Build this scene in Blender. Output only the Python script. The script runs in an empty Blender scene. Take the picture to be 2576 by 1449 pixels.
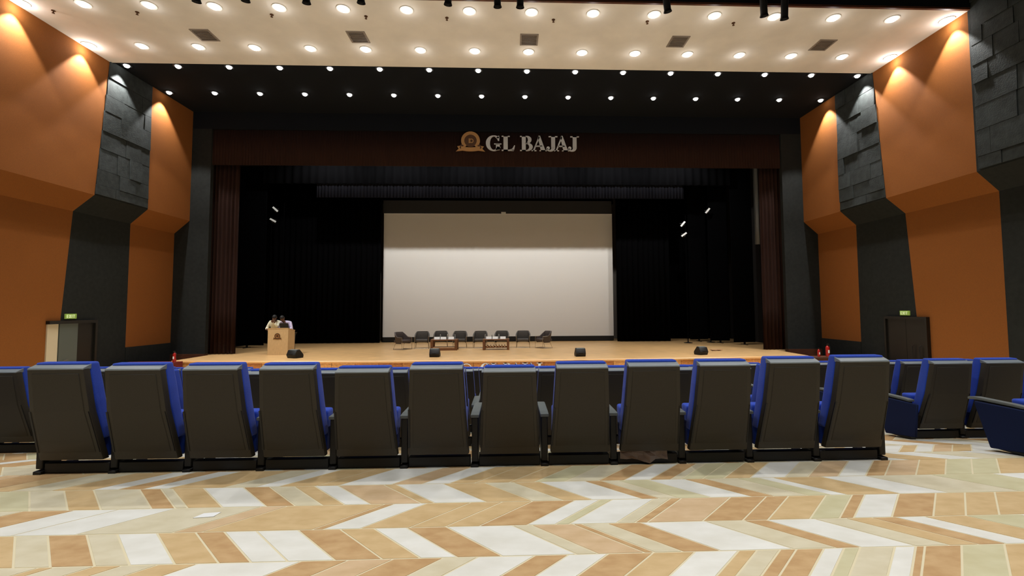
import bpy, bmesh, math, random
from mathutils import Vector, Matrix
random.seed(7)
R = math.radians
sc = bpy.context.scene
C = sc.collection

# ------------------------------------------------------------------ camera
yaw, pit, rol = R(2.1006), R(3.1163), R(-0.2742)
Rr = Vector((math.cos(yaw), -math.sin(yaw), 0))
F = Vector((math.sin(yaw)*math.cos(pit), math.cos(yaw)*math.cos(pit), math.sin(pit)))
U = Rr.cross(F)
cr = math.cos(rol)*Rr + math.sin(rol)*U
cu = -math.sin(rol)*Rr + math.cos(rol)*U
EYE = Vector((0, 0, 1.45))
FPX, CX, CY = 1160.03, 1323.23, 711.27
cam = bpy.data.cameras.new('camera')
cam.sensor_fit = 'HORIZONTAL'; cam.sensor_width = 36
cam.lens = FPX/2576*36
cam.shift_x = (1288-CX)/2576; cam.shift_y = (CY-724.5)/2576
cam.clip_end = 200
co = bpy.data.objects.new('camera', cam); C.objects.link(co)
m3 = Matrix((cr, cu, -F)).transposed()
co.matrix_world = Matrix.Translation(EYE) @ m3.to_4x4()
sc.camera = co

# ------------------------------------------------------------------ world, exposure, light strengths
w = bpy.data.worlds.new('world'); sc.world = w; w.use_nodes = True
w.node_tree.nodes['Background'].inputs[0].default_value = (0.02, 0.02, 0.022, 1)
w.node_tree.nodes['Background'].inputs[1].default_value = 0.3
sc.view_settings.view_transform = 'Standard'; sc.view_settings.look = 'None'
sc.view_settings.gamma = 1; sc.view_settings.use_curve_mapping = False
sc.view_settings.exposure = 0.0
LAMP_BEAM = 190.0      # W, the narrow beam of every recessed downlight
LAMP_WASH = 720.0      # W, the beam of the end lamps that wash the side walls
LAMP_GLOW = 2.0       # W, added point light for the halo on the ceiling around each lamp
HOUSE = 2.0            # factor for unseen downlights added overhead to light the foreground
LAMP_COL = (1.0, 0.99, 0.97)
FLOOD = 570.0          # W, each of the stage floods behind the pelmet
sc.cycles.max_bounces = 6; sc.cycles.diffuse_bounces = 3; sc.cycles.glossy_bounces = 3; sc.cycles.transmission_bounces = 4

# ------------------------------------------------------------------ helpers
def lin(c):
    out = []
    for v in c[:3]:
        v /= 255.0
        out.append(v/12.92 if v <= .04045 else ((v+.055)/1.055)**2.4)
    return (*out, 1)
MATS = {}
def mat(name, col, rough=.6, metal=0.0, noise=None, bump=None, spec=.5, emit=None, stretch=None, col2=None, trans=0, sheen=0):
    if name in MATS: return MATS[name]
    m = bpy.data.materials.new(name); m.use_nodes = True
    nt = m.node_tree; b = nt.nodes['Principled BSDF']
    b.inputs['Base Color'].default_value = lin(col)
    b.inputs['Roughness'].default_value = rough; b.inputs['Metallic'].default_value = metal
    b.inputs['Specular IOR Level'].default_value = spec
    if trans: b.inputs['Transmission Weight'].default_value = trans
    if sheen: b.inputs['Sheen Weight'].default_value = sheen
    if noise or bump:
        tc = nt.nodes.new('ShaderNodeTexCoord'); mp = nt.nodes.new('ShaderNodeMapping')
        nt.links.new(tc.outputs['Object'], mp.inputs[0])
        if stretch: mp.inputs['Scale'].default_value = stretch
    if noise:
        n = nt.nodes.new('ShaderNodeTexNoise'); n.inputs['Scale'].default_value = noise[0]; n.inputs['Detail'].default_value = 5
        nt.links.new(mp.outputs[0], n.inputs['Vector'])
        r = nt.nodes.new('ShaderNodeValToRGB')
        a = noise[1]
        c2 = col2 or [max(0, v*(1-a)) for v in col]
        c1 = col if col2 else [min(255, v*(1+a)) for v in col]
        r.color_ramp.elements[0].color = lin(c2); r.color_ramp.elements[1].color = lin(c1)
        r.color_ramp.elements[0].position = .32; r.color_ramp.elements[1].position = .68
        nt.links.new(n.outputs['Fac'], r.inputs[0]); nt.links.new(r.outputs[0], b.inputs['Base Color'])
    if bump:
        n2 = nt.nodes.new('ShaderNodeTexNoise'); n2.inputs['Scale'].default_value = bump[0]; n2.inputs['Detail'].default_value = 4
        nt.links.new(mp.outputs[0], n2.inputs['Vector'])
        bp = nt.nodes.new('ShaderNodeBump'); bp.inputs['Strength'].default_value = bump[1]; bp.inputs['Distance'].default_value = .01
        nt.links.new(n2.outputs['Fac'], bp.inputs['Height']); nt.links.new(bp.outputs[0], b.inputs['Normal'])
    if emit:
        b.inputs['Emission Color'].default_value = (*emit[0], 1); b.inputs['Emission Strength'].default_value = emit[1]
    MATS[name] = m; return m

class MB:
    def __init__(s): s.v = []; s.f = []
    def add(s, vs, fs):
        o = len(s.v); s.v += [tuple(v) for v in vs]; s.f += [tuple(i+o for i in f) for f in fs]; return s
    def box(s, x0, x1, y0, y1, z0, z1):
        return s.add([(x0,y0,z0),(x1,y0,z0),(x1,y1,z0),(x0,y1,z0),(x0,y0,z1),(x1,y0,z1),(x1,y1,z1),(x0,y1,z1)],
                     [(3,2,1,0),(4,5,6,7),(0,1,5,4),(1,2,6,5),(2,3,7,6),(3,0,4,7)])
    def prism(s, poly, vec):
        n = len(poly); vec = Vector(vec)
        a = [Vector(p) for p in poly]; b = [p+vec for p in a]
        return s.add(a+b, [tuple(range(n))[::-1], tuple(range(n, 2*n))] + [(i,(i+1)%n,(i+1)%n+n,i+n) for i in range(n)])
    def loft(s, rings, caps=True, closed=True):
        n = len(rings[0]); o = []
        for r in rings: o += list(r)
        fs = []
        for k in range(len(rings)-1):
            for i in range(n if closed else n-1):
                j = (i+1) % n
                fs.append((k*n+i, k*n+j, (k+1)*n+j, (k+1)*n+i))
        if caps and closed:
            fs.append(tuple(range(n))[::-1]); L = (len(rings)-1)*n
            fs.append(tuple(range(L, L+n)))
        return s.add(o, fs)
    def tube(s, pts, r, n=8, caps=True):
        pts = [Vector(p) for p in pts]; rings = []
        for k, p in enumerate(pts):
            d = (pts[min(k+1, len(pts)-1)]-pts[max(k-1, 0)]).normalized()
            a = Vector((0,0,1)) if abs(d.z) < .9 else Vector((1,0,0))
            x = d.cross(a).normalized(); y = d.cross(x)
            rr = r[k] if isinstance(r, (list, tuple)) else r
            rings.append([p + x*rr*math.cos(2*math.pi*i/n) + y*rr*math.sin(2*math.pi*i/n) for i in range(n)])
        return s.loft(rings, caps)
    def lathe(s, prof, n=16, c=(0,0,0), axis='z'):
        rings = []
        for r, h in prof:
            ring = []
            for i in range(n):
                a = 2*math.pi*i/n; p = (r*math.cos(a), r*math.sin(a), h)
                if axis == 'y': p = (p[0], h, p[1])
                ring.append((c[0]+p[0], c[1]+p[1], c[2]+p[2]))
            rings.append(ring)
        return s.loft(rings, True)
    def build(s, name, m, parent=None, bevel=0, seg=2, smooth=False, fix=True):
        me = bpy.data.meshes.new(name)
        me.from_pydata(s.v, [], s.f); me.materials.append(m)
        bm = bmesh.new(); bm.from_mesh(me)
        if fix: bmesh.ops.recalc_face_normals(bm, faces=bm.faces)
        if bevel: bmesh.ops.bevel(bm, geom=list(bm.edges), offset=bevel, segments=seg, affect='EDGES', profile=.6, clamp_overlap=True)
        if smooth or bevel:
            for f in bm.faces: f.smooth = True
        bm.to_mesh(me); bm.free()
        if bevel or smooth == 'auto':
            me.set_sharp_from_angle(angle=R(40))
        o = bpy.data.objects.new(name, me); C.objects.link(o)
        if parent: o.parent = parent
        return o
def box(name, m, parent, x0, x1, y0, y1, z0, z1, bevel=0, seg=2):
    return MB().box(x0,x1,y0,y1,z0,z1).build(name, m, parent, bevel, seg)
def tag(o, label=None, cat=None, group=None, kind=None):
    if label: o['label'] = label
    if cat: o['category'] = cat
    if group: o['group'] = group
    if kind: o['kind'] = kind
    return o
def thing(name, loc, label, cat, rz=0, group=None):
    o = bpy.data.objects.new(name, None); C.objects.link(o); o.empty_display_size = .1
    o.location = loc; o.rotation_euler = (0,0,rz)
    return tag(o, label, cat, group)
def dup(root, loc, rz, label, group=None):
    r = root.copy(); C.objects.link(r); r.location = loc; r.rotation_euler = (0,0,rz); r['label'] = label
    if group: r['group'] = group
    for ch in list(root.children):
        c = ch.copy(); C.objects.link(c); c.parent = r
        for g in list(ch.children):
            d = g.copy(); C.objects.link(d); d.parent = c
    return r
ORD = ['first','second','third','fourth','fifth','sixth','seventh','eighth','ninth','tenth','eleventh','twelfth','thirteenth','fourteenth','fifteenth','sixteenth']
def nth(i, n):
    if i == 0: return 'leftmost'
    if i == n-1: return 'rightmost'
    return ORD[i]+' from left'

# ------------------------------------------------------------------ materials
m_orange = mat('orange_acoustic_fabric', (134,80,34), .9, noise=(60,.05), bump=(180,.25), spec=.2)
m_char = mat('charcoal_wall', (29,31,29), .85, noise=(8,.12), spec=.3)
m_slab = mat('slate_slab', (44,48,47), .8, noise=(6,.15), bump=(25,.5), spec=.3)
m_cream = mat('cream_ceiling_paint', (230,223,214), .9, noise=(1.5,.02), spec=.2)
m_darkc = mat('black_ceiling_paint', (15,18,23), .9, spec=.2)
m_black = mat('black_velvet', (7,7,8), 1.0, spec=0)
m_satin = mat('black_satin_border', (13,13,17), .55, spec=.04)
m_blackp = mat('black_painted', (16,15,14), .6, spec=.4)
m_brownc = mat('brown_curtain', (42,23,16), .95, noise=(5,.1), stretch=(8,8,.4), spec=.2)
m_brownw = mat('dark_brown_wood', (84,46,26), .5, noise=(6,.2), stretch=(1,1,12))
m_stage = mat('stage_oak_floor', (206,166,114), .38, noise=(3,.12), stretch=(.6,6,1), spec=.4)
m_fasc = [mat('stage_fascia_wood_%s' % n, c, .45, noise=(4,.15), stretch=(3,1,14)) for n, c in (('honey',(196,128,66)),('amber',(178,108,50)),('light',(212,150,86)))]
m_nose = mat('stage_nosing_wood', (226,172,112), .35)
m_screen = mat('projection_screen', (216,214,210), .95, spec=.1)
m_white = mat('white_plastic', (228,228,226), .5)
m_paper = mat('white_paper', (240,240,238), .8)
m_gshell = mat('chair_back_plastic', (55,50,41), .55, noise=(220,.06), bump=(400,.15), spec=.35)
m_gpanel = mat('chair_rear_panel_plastic', (52,47,38), .6, noise=(220,.06), bump=(400,.2), spec=.35)
m_gcap = mat('chair_grey_sheen_trim', (128,136,140), .35, spec=.6)  # grey plastic, its colour lightened to carry the ceiling lights' reflection
m_arm = mat('armrest_grey_plastic', (104,110,108), .45, spec=.5)
m_blue = mat('blue_chair_fabric', (38,74,188), .85, noise=(300,.1), bump=(500,.3), spec=.25, sheen=.2)
m_navy = mat('navy_panel_fabric', (15,27,62), .9, noise=(300,.08), spec=.2)
m_leg = mat('chair_black_metal', (20,18,17), .5, spec=.4)
m_chrome = mat('satin_chrome', (200,196,186), .3, metal=.9)
m_brass = mat('champagne_metal', (176,160,136), .35, metal=.7)
m_dgrey = mat('dark_grey_leather', (72,67,62), .5, noise=(40,.08), bump=(120,.2))
m_dgrey2 = mat('brown_grey_leather', (70,60,57), .5, noise=(40,.08), bump=(120,.2))
m_walnut = mat('table_walnut', (112,74,46), .45, noise=(7,.2), stretch=(1,10,10))
m_shelfw = mat('table_shelf_oak', (190,152,112), .5, noise=(7,.1), stretch=(1,8,8))
m_lect = mat('lectern_maple', (206,174,126), .5, noise=(6,.05), stretch=(10,10,1))
m_lectside = m_lect
m_gold = mat('emblem_gold', (190,140,84), .4, metal=.35)
m_goldd = mat('emblem_bronze', (92,60,34), .5, metal=.3)
m_letter = mat('sign_steel_letters', (206,202,198), .4, metal=.25)
m_vent = mat('vent_grey', (140,128,118), .7)
m_ventd = mat('vent_dark', (104,94,86), .8)
m_lens = mat('lamp_lens', (255,255,255), .3, emit=((1,.98,.95), 12.0))
m_ring = mat('lamp_trim_white', (240,238,232), .5)
m_ringd = mat('lamp_trim_black', (24,24,25), .5)
m_glass = mat('water_bottle_plastic', (225,235,240), .15, trans=.85)
m_red = mat('red_enamel', (168,26,22), .35)
m_redcar = mat('red_stair_carpet', (104,26,18), .95, noise=(60,.15))
m_greenx = mat('exit_sign_green', (120,160,60), .5, emit=((.30,.36,.08), .35))
m_exit = mat('exit_sign_letters', (220,230,190), .5, emit=((.6,.65,.4), .6))
m_skin = mat('skin', (104,70,50), .6)
m_hair = mat('black_hair', (18,15,13), .6)
m_shirt1 = mat('cream_shirt_cloth', (236,232,206), .85)
m_shirt2 = mat('lavender_shirt_cloth', (216,206,238), .85)
m_trous = mat('dark_trousers_cloth', (40,38,42), .9)
m_shoe = mat('black_shoe_leather', (18,16,15), .45)
m_grout = mat('tile_grout', (226,214,180), .8)
m_wrap = mat('brown_wrapping_plastic', (120,98,84), .3, trans=.3)
m_greyc = mat('grey_cotton_sheet', (120,122,124), .9)
m_door = mat('door_black_laminate', (22,20,17), .4)
m_doorg = mat('door_grey_laminate', (86,92,86), .4)
m_jamb = mat('door_jamb_pale', (206,190,160), .6)
m_backst = mat('backstage_grey_wall', (120,112,104), .9)
m_wingw = mat('backstage_dark_wall', (34,32,31), .95, spec=.1)
TILE = {k: mat('tile_'+n, c, r, noise=nz, col2=c2, spec=.4, stretch=(1.2,2.2,1)) for k, n, c, c2, nz, r in (
    ('W','white_marble',(240,238,230),(228,225,214),(3,.1),.5),
    ('C','cream_stone',(224,214,186),(212,200,168),(4,.1),.55),
    ('G','olive_cream_stone',(214,207,170),(204,195,154),(4,.1),.55),
    ('T','tan_stone',(218,188,140),(204,172,122),(5,.1),.6),
    ('P','rose_tan_stone',(220,190,152),(206,174,132),(5,.1),.6),
    ('B','brown_tan_stone',(208,172,124),(190,150,102),(6,.1),.6))}

# ------------------------------------------------------------------ setting: dimensions
XL, XR = -13.38, 12.97           # inner face of the upper side walls
XLl, XRl = -13.98, 13.58         # lower side walls
ZC, ZD = 9.76, 9.83              # cream and black ceiling
ZS = -.45                        # stage level
def floorz(y):
    if y <= 4.3: return 0.0
    if y <= 13.6: return -.128*(y-4.3)
    return -1.19

# floor base (screed with grout colour), tiles as parts
ys = [-13, 4.3, 13.6, 17.6]
fl = MB()
prof = [(y, floorz(y)-.002) for y in ys]
fl.loft([[(-14.6, y, z), (14.2, y, z)] for y, z in prof], caps=False, closed=False)
fl.loft([[(-14.6, y, z-.25), (14.2, y, z-.25)] for y, z in prof], caps=False, closed=False)
floor = tag(fl.build('floor', m_grout, fix=False), kind='structure')
DB = .3808; YB1 = 3.927
G2 = .006
def tile_geo(mb, y1, xa, xb, sgn):
    y0 = y1-DB; s = sgn*DB           # near edge shifted by s
    a, b = y1-G2, y0+G2
    pts = [(xa+G2*1.4+s*(y1-b)/DB, b), (xb-G2*1.4+s*(y1-b)/DB, b), (xb-G2*1.4+s*(y1-a)/DB, a), (xa+G2*1.4+s*(y1-a)/DB, a)]
    if xb-xa < .03: return
    z = [floorz(p[1]) for p in pts]
    mb.prism([(p[0], p[1], q-.008) for p, q in zip(pts, z)], (0,0,.008))
def px_floor(x, y):
    d = F + cr*((x-CX)/FPX) - cu*((y-CY)/FPX)
    return EYE + d*(-EYE.z/d.z)
def band_y(k): return YB1-(k-1)*DB     # far line of band k
# the run of stones in the five nearest chevron courses: x of each stone's left joint read on one line of the course
RUN = {
 0: ('near', [(420,'T'),(560,'C'),(640,'W'),(700,'T'),(794,'T'),(850,'W'),(983,'P'),(1060,'W'),(1129,'T'),(1193,'T'),(1280,'T'),(1344,'G'),(1421,'C'),(1505,'B'),(1570,'W'),(1634,'B'),(1687,'C'),(1713,'G'),(1767,'G'),(1820,'T'),(1887,'W'),(1975,'C'),(2032,'P'),(2108,'W'),(2177,'B'),(2226,'P'),(2304,'T'),(2378,'G'),(2447,'G'),(2516,'T'),(2600,None)]),
 1: ('far', [(-20,'G'),(74,'C'),(161,'T'),(236,'C'),(351,'B'),(405,'C'),(433,'T'),(512,'W'),(612,'B'),(678,'C'),(740,'T'),(791,'W'),(850,'P'),(965,'T'),(996,'W'),(1114,'T'),(1219,'C'),(1290,'T'),(1357,'W'),(1470,'B'),(1511,'C'),(1554,'G'),(1628,'W'),(1721,'B'),(1774,'C'),(1851,'G'),(1905,'W'),(1942,'T'),(2063,'W'),(2175,'C'),(2340,'G'),(2493,'W'),(2580,None)]),
 2: ('far', [(60,'B'),(190,'W'),(302,'W'),(446,'C'),(660,'P'),(725,'T'),(970,'B'),(994,'W'),(1076,'T'),(1186,'T'),(1265,'T'),(1341,'B'),(1447,'W'),(1510,'G'),(1541,'W'),(1646,'C'),(1687,'B'),(1715,'P'),(1838,'B'),(1928,'B'),(1984,'T'),(2078,'G'),(2144,'B'),(2176,'W'),(2261,'B'),(2354,'T'),(2427,'T'),(2502,'T'),(2600,None)]),
 3: ('far', [(-50,'T'),(38,'C'),(120,'B'),(218,'C'),(295,'W'),(395,'T'),(492,'B'),(564,'W'),(645,'W'),(750,'B'),(855,'T'),(940,'W'),(1022,'B'),(1122,'W'),(1288,'C'),(1336,'P'),(1440,'B'),(1462,'C'),(1526,'B'),(1610,'W'),(1772,'C'),(1869,'B'),(1925,'W'),(2047,'C'),(2124,'T'),(2190,'B'),(2251,'W'),(2322,'T'),(2427,'G'),(2560,None)]),
 4: ('far', [(140,'C'),(240,'T'),(310,'C'),(400,'T'),(500,'W'),(760,'B'),(878,'P'),(991,'B'),(1117,'C'),(1204,'W'),(1347,'B'),(1431,'W'),(1531,'B'),(1644,'T'),(1749,'W'),(1859,'T'),(1905,'C'),(1963,'B'),(2004,'B'),(2073,'W'),(2124,'G'),(2164,'C'),(2251,'W'),(2304,'B'),(2327,'B'),(2419,'G'),(2526,'T'),(2640,None)]),
 -1: ('near', [(2225,'W'),(2290,'T'),(2390,'W'),(2480,'C'),(2600,None)]),
 -2: ('near', [(2130,'W'),(2260,'T'),(2300,'W'),(2345,'P'),(2395,'T'),(2445,'W'),(2520,None)]),
}
def solve_x(px, yw, z):
    # world x of the point that shows at image column px on the floor line Y = yw, height z
    lo, hi = -9.0, 9.0
    for _ in range(40):
        mid = (lo+hi)/2
        p = Vector((mid, yw, z))-EYE; d = p.dot(F)
        if CX+FPX*p.dot(cr)/d < px: lo = mid
        else: hi = mid
    return lo
far_field = {}
rng = random.Random(3)
def rand_run(x0, x1):
    out = []; x = x0; last = None
    while x < x1:
        k = rng.choice('WWWCCGTTTPBB')
        if k == last: k = rng.choice('WCTB')
        out.append((x, k)); last = k
        x += rng.choice((.12,.17,.2,.24,.28,.32,.38))
    return out, x
for k in range(-25, 16):
    y1 = band_y(k)
    if y1 > 17.2 or y1 < -2: continue
    sgn = 1 if k % 2 else -1
    xs = []
    if k in RUN:
        line, lst = RUN[k]
        yw = y1 if line == 'far' else y1-DB
        for px, col in lst:
            x = solve_x(px, yw, floorz(yw))
            if line == 'near': x -= sgn*DB
            xs.append((x, col))
    wide = 9.0 if y1 < 5.0 else 12.5
    run = []
    if xs:
        left, endx = rand_run(-wide, xs[0][0]-.06)
        run += left + xs[:-1]
        right, _ = rand_run(xs[-1][0], wide)
        run += right
    else:
        run, _ = rand_run(-wide, wide)
    for i in range(len(run)-1):
        (xa, col), xb = run[i], run[i+1][0]
        if col is None: continue
        # own object for the stones one can pick apart: the foreground courses inside the frame, then the aisle
        xm = (xa+xb)/2+sgn*DB/2; ym = y1-DB/2
        inview = abs(xm+.05) < 1.16*ym+.45
        near = (0 <= k <= 4 and inview) or (k in (-1,-2,-3) and (3.55 < xm < 5.6+.9*(-k-1) or -6.3 < xm < -4.1) and inview)
        if near:
            mb = MB(); tile_geo(mb, y1, xa, xb, sgn)
            if mb.v: mb.build('tile', TILE[col], floor)
        else:
            tile_geo(far_field.setdefault(col, MB()), y1, xa, xb, sgn)
for col, mb in far_field.items():
    tag(mb.build('tile_field', TILE[col], floor), kind='stuff')

# ------------------------------------------------------------------ ceilings
ceil = tag(box('ceiling', m_cream, None, XL, XR, 12.11, 15.6, ZC, ZC+.12), kind='structure')
box('ceiling_panel', m_darkc, ceil, XL-.1, XR+.1, 15.6, 19.75, ZD, ZD+.12)
box('ceiling_panel', m_darkc, ceil, XL-.3, XR+.3, -13, 12.1, 10.6, 10.72)
box('ceiling_fascia', m_darkc, ceil, XL, XR, 12.03, 12.11, ZC+.05, 10.6)
box('edge_trim', m_brownw, ceil, XL, XR, 12.04, 12.11, ZC-.005, ZC+.05)
box('edge_trim', m_darkc, ceil, XL, XR, 15.6, 15.64, ZC-.005, ZD)

# ------------------------------------------------------------------ side walls
def side_wall(name, s):
    xu, xl = (XL, XLl) if s < 0 else (XR, XRl)
    o = s*.12
    # profile points with the cut lines of the zones (Y at each height)
    prof = [(xu, 10.6), (xu, 5.16), (xl, 4.62), (xl, -1.35)]
    def zone(n, m, cutA, cutB, parent, top=10.6):
        rings = []
        for (x, z) in [(xu, top), (xu, 5.16), (xl, 4.62), (xl, -1.35)]:
            a = cutA(z); b = cutB(z)
            rings.append([(x, a, z), (x, b, z), (x+o, b, z), (x+o, a, z)])
        return MB().loft(rings).build(n, m, parent)
    ab = lambda z: 15.55-(ZC-z)*.072 if z > 4.62 else 15.17-(4.62-z)*.068
    c12 = lambda z: 12.14
    bc = lambda z: 17.42
    ce = lambda z: 19.66
    root = zone(name, m_char, lambda z: -13, c12, None)
    tag(root, kind='structure')
    A = zone('wall_panel', m_orange, c12, ab, root, ZC+.1)
    B = zone('wall_panel', m_char, ab, bc, root, ZD+.1)
    Cp = zone('wall_panel', m_orange, bc, ce, root, ZD+.1)
    # charcoal dado under panel C
    box('dado', m_char, root, min(xl, xl-s*.03), max(xl, xl-s*.03), 17.42, 19.66, -1.3, .08)
    # slate slabs, uneven depth: on B and on the nearer wall D
    rr = random.Random(11 if s < 0 else 12)
    def slabs(parent, y0f, y1f, z0, z1, rowh, wmin, wmax):
        z = z1
        while z > z0+.15:
            h = min(rr.uniform(*rowh), z-z0)
            y = y0f(z-h/2)
            while y < y1f-.1:
                wd = min(rr.uniform(wmin, wmax), y1f-y)
                if y1f-(y+wd) < .2: wd = y1f-y
                t = rr.choice((.012,.02,.03,.045))
                t2 = t+rr.uniform(-.006,.02)
                g = .004
                x = xu
                pts = [(x, y+g, z-h+g), (x, y+wd-g, z-h+g), (x, y+wd-g, z-g), (x, y+g, z-g)]
                out = [(x-s*t2, y+g, z-h+g), (x-s*t2, y+wd-g, z-h+g), (x-s*t, y+wd-g, z-g), (x-s*t, y+g, z-g)]
                MB().add(pts+out, [(0,1,2,3),(4,5,6,7),(0,1,5,4),(1,2,6,5),(2,3,7,6),(3,0,4,7)]).build('slab', m_slab, parent)
                y += wd
            z -= h
    slabs(B, lambda z: ab(z)+.01, 17.4, 5.2, 9.8, (.45,.75), .5, 1.0)
    if s > 0: slabs(root, lambda z: 9.2, 12.05, 5.2, 10.4, (.45,.8), .6, 1.15)
    return root
wl = side_wall('wall_left', -1)
wr = side_wall('wall_right', 1)
tag(box('wall_back', m_char, None, -14.2, 13.8, -13.2, -13, -.3, 10.7), kind='structure')

# proscenium wall: charcoal returns, black header, brown base
pw = tag(box('wall_front', m_darkc, None, XL-.05, XR+.05, 19.66, 19.85, 9.1, 10.0), kind='structure')
for nm, x0, x1 in (('wall_front_left', XLl-.1, -12.58), ('wall_front_right', 12.06, XRl+.1)):
    pw = tag(box(nm, m_char, None, x0, x1, 19.66, 19.85, ZS+.06, 9.1), kind='structure')
    box('base_panel', m_brownw, pw, x0, x1, 19.62, 19.85, -1.3, ZS+.06)
# brown header fascia, fluted
def pleat(x0, x1, y, z0, z1, pitch, amp, thick=.03, rnd=None, zn=2, flare=0):
    n = max(4, int((x1-x0)/pitch*6)); rings = []
    rr = rnd or random.Random(1)
    ph = [rr.uniform(-.4,.4) for _ in range(n+1)]; am = [rr.uniform(.6,1.2) for _ in range(n+1)]
    front = []
    for j in range(zn):
        t = j/(zn-1); z = z0+(z1-z0)*t
        row = []
        for i in range(n+1):
            x = x0+(x1-x0)*i/n
            a = amp*am[(i//6) % len(am)]*(1+flare*(1-t))
            row.append((x, y+a*math.sin(i/6*2*math.pi+ph[i//6]*.8), z))
        front.append(row)
    mb = MB()
    vs = [p for r in front for p in r]; w_ = n+1
    back = [(p[0], p[1]+thick, p[2]) for p in vs]
    fs = [(j*w_+i, j*w_+i+1, (j+1)*w_+i+1, (j+1)*w_+i) for j in range(zn-1) for i in range(n)]
    off = len(vs)
    fs2 = [tuple(q+off for q in f[::-1]) for f in fs]
    edge = [i for i in range(n)]
    side = [(i+1, i, i+off, i+1+off) for i in range(n)] + [((zn-1)*w_+i, (zn-1)*w_+i+1, (zn-1)*w_+i+1+off, (zn-1)*w_+i+off) for i in range(n)]
    mb.add(vs+back, fs+fs2+side)
    return mb
hd = pleat(-12.57, 12.05, 19.73, 7.58, 9.09, .12, .012, .06).build('stage_pelmet', m_brownc, smooth=True)
tag(hd, 'brown fluted pelmet across the top of the stage opening', 'pelmet')
for x0, x1, lab in ((-12.75, -11.62, 'brown pleated stage curtain drawn to the left side'), (11.24, 12.3, 'brown pleated stage curtain drawn to the right side')):
    c_ = pleat(x0, x1, 20.1, ZS+.02, 9.0, .17, .055, .04, random.Random(int(x0*10)), 6, .15).build('stage_curtain', m_brownc, smooth=True)
    tag(c_, lab, 'curtain')

# ------------------------------------------------------------------ stage
def front_y(x): return 17.0+.0045*(x+.2)**2
st = thing('stage', (0,0,ZS), 'oak floored stage with honey wood fascia across the hall front', 'stage')
xs = [-12.5+24.1*i/48 for i in range(49)]
poly = [(x, front_y(x), -.06) for x in xs] + [(11.7, 19.6, -.06), (11.7, 19.87, -.06), (13.38, 19.87, -.06), (13.38, 28.18, -.06), (-13.84, 28.18, -.06), (-13.84, 19.87, -.06), (-12.5, 19.87, -.06), (-12.5, 19.6, -.06)]
MB().prism(poly, (0,0,.059)).build('deck', m_stage, st)
mb = MB()
rings = []
for x in xs:
    y = front_y(x)
    rings.append([(x, y-.025, -.075), (x, y-.03, -.02), (x, y-.01, 0), (x, y+.06, 0), (x, y+.06, -.075)])
mb.loft(rings); mb.build('nosing', m_nose, st)
NP = 28
rp = random.Random(5)
for i in range(NP):
    a = -12.5+24.1*i/NP+.006; b = -12.5+24.1*(i+1)/NP-.006
    MB().prism([(a, front_y(a)+.01, -.85), (b, front_y(b)+.01, -.85), (b, front_y(b)+.05, -.85), (a, front_y(a)+.05, -.85)], (0,0,.77)).build('fascia_panel', rp.choice(m_fasc), st)
for x in (-12.5, 11.56):
    box('side_panel', m_fasc[0], st, x, x+.04, front_y(x)+.05, 19.6, -.85, -.06)

# back of the stage: walls, back curtains, ceiling of the stage house
sw = tag(box('wall_stage_back', m_backst, None, -14, 13.6, 28.2, 28.3, ZS-.1, 9.5), kind='structure')
tag(box('wall_stage_left', m_wingw, None, -14.0, -13.85, 19.9, 28.2, ZS-.1, 9.5), kind='structure')
tag(box('wall_stage_right', m_wingw, None, 13.4, 13.55, 19.9, 28.2, ZS-.1, 9.5), kind='structure')
tag(box('ceiling_stage', m_black, None, -14, 13.6, 19.85, 28.3, 9.5, 9.6), kind='structure')
def drape(name, x0, x1, y, z0, z1, m, lab, pitch=.3, amp=.05, cat='curtain', seed=2):
    return tag(pleat(x0, x1, y, z0, z1, pitch, amp, .03, random.Random(seed), 2).build(name, m, smooth=True), lab, cat)
drape('back_curtain', -13.2, -7.16, 25.9, ZS+.015, 9.0, m_black, 'wide black back curtain between the lectern and the screen', seed=3)
drape('back_curtain', 6.02, 9.0, 25.6, ZS+.015, 9.0, m_black, 'black back curtain just right of the screen', seed=4)
drape('back_curtain', -7.3, 6.1, 26.6, 7.5, 9.49, m_black, 'black border curtain hanging above the screen', seed=5)
drape('back_curtain', 8.8, 13.3, 27.6, ZS+.1, 9.0, m_black, 'rear black curtain behind the wing flats', seed=6)
drape('border_curtain', -9.45, 8.86, 22.8, 6.93, 9.49, m_satin, 'short gathered black satin border across the upper stage', .16, .035, seed=7)
drape('border_curtain', -11.95, 11.15, 22.6, 7.57, 9.49, m_black, 'plain black border hung above the gathered satin border', .4, .05, seed=8)
def flat(x0, x1, y, z1, lab):
    t = thing('wing_flat', ((x0+x1)/2, y, ZS), lab, 'stage flat')
    h = (x1-x0)/2
    box('panel', m_black, t, -h, h, -.02, .02, .12, z1-ZS, .004, 1)
    box('stand', m_blackp, t, -.03, .03, -.05, .05, 0, .13)
    box('stand_foot', m_blackp, t, -.035, .035, -.3, .3, 0, .02)
    box('batten', m_blackp, t, -h, h, .02, .05, .3, .36)
flat(10.05, 11.04, 25.4, 8.6, 'tall black wing flat farthest back at stage right edge')
flat(10.67, 11.67, 24.15, 8.6, 'tall black wing flat in the middle of the three on the right')
flat(11.3, 12.4, 22.95, 8.6, 'tall black wing flat nearest the right brown curtain')
flat(-13.7, -12.1, 23.3, 8.6, 'tall black wing flat beside the left brown curtain')
gs = pleat(11.7, 12.35, 21.4, 4.42, 9.49, .25, .05, .02, random.Random(9), 4).build('hanging_sheet', m_greyc, smooth=True)
tag(gs, 'grey cloth sheet hanging high beside the right brown curtain', 'sheet')

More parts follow.
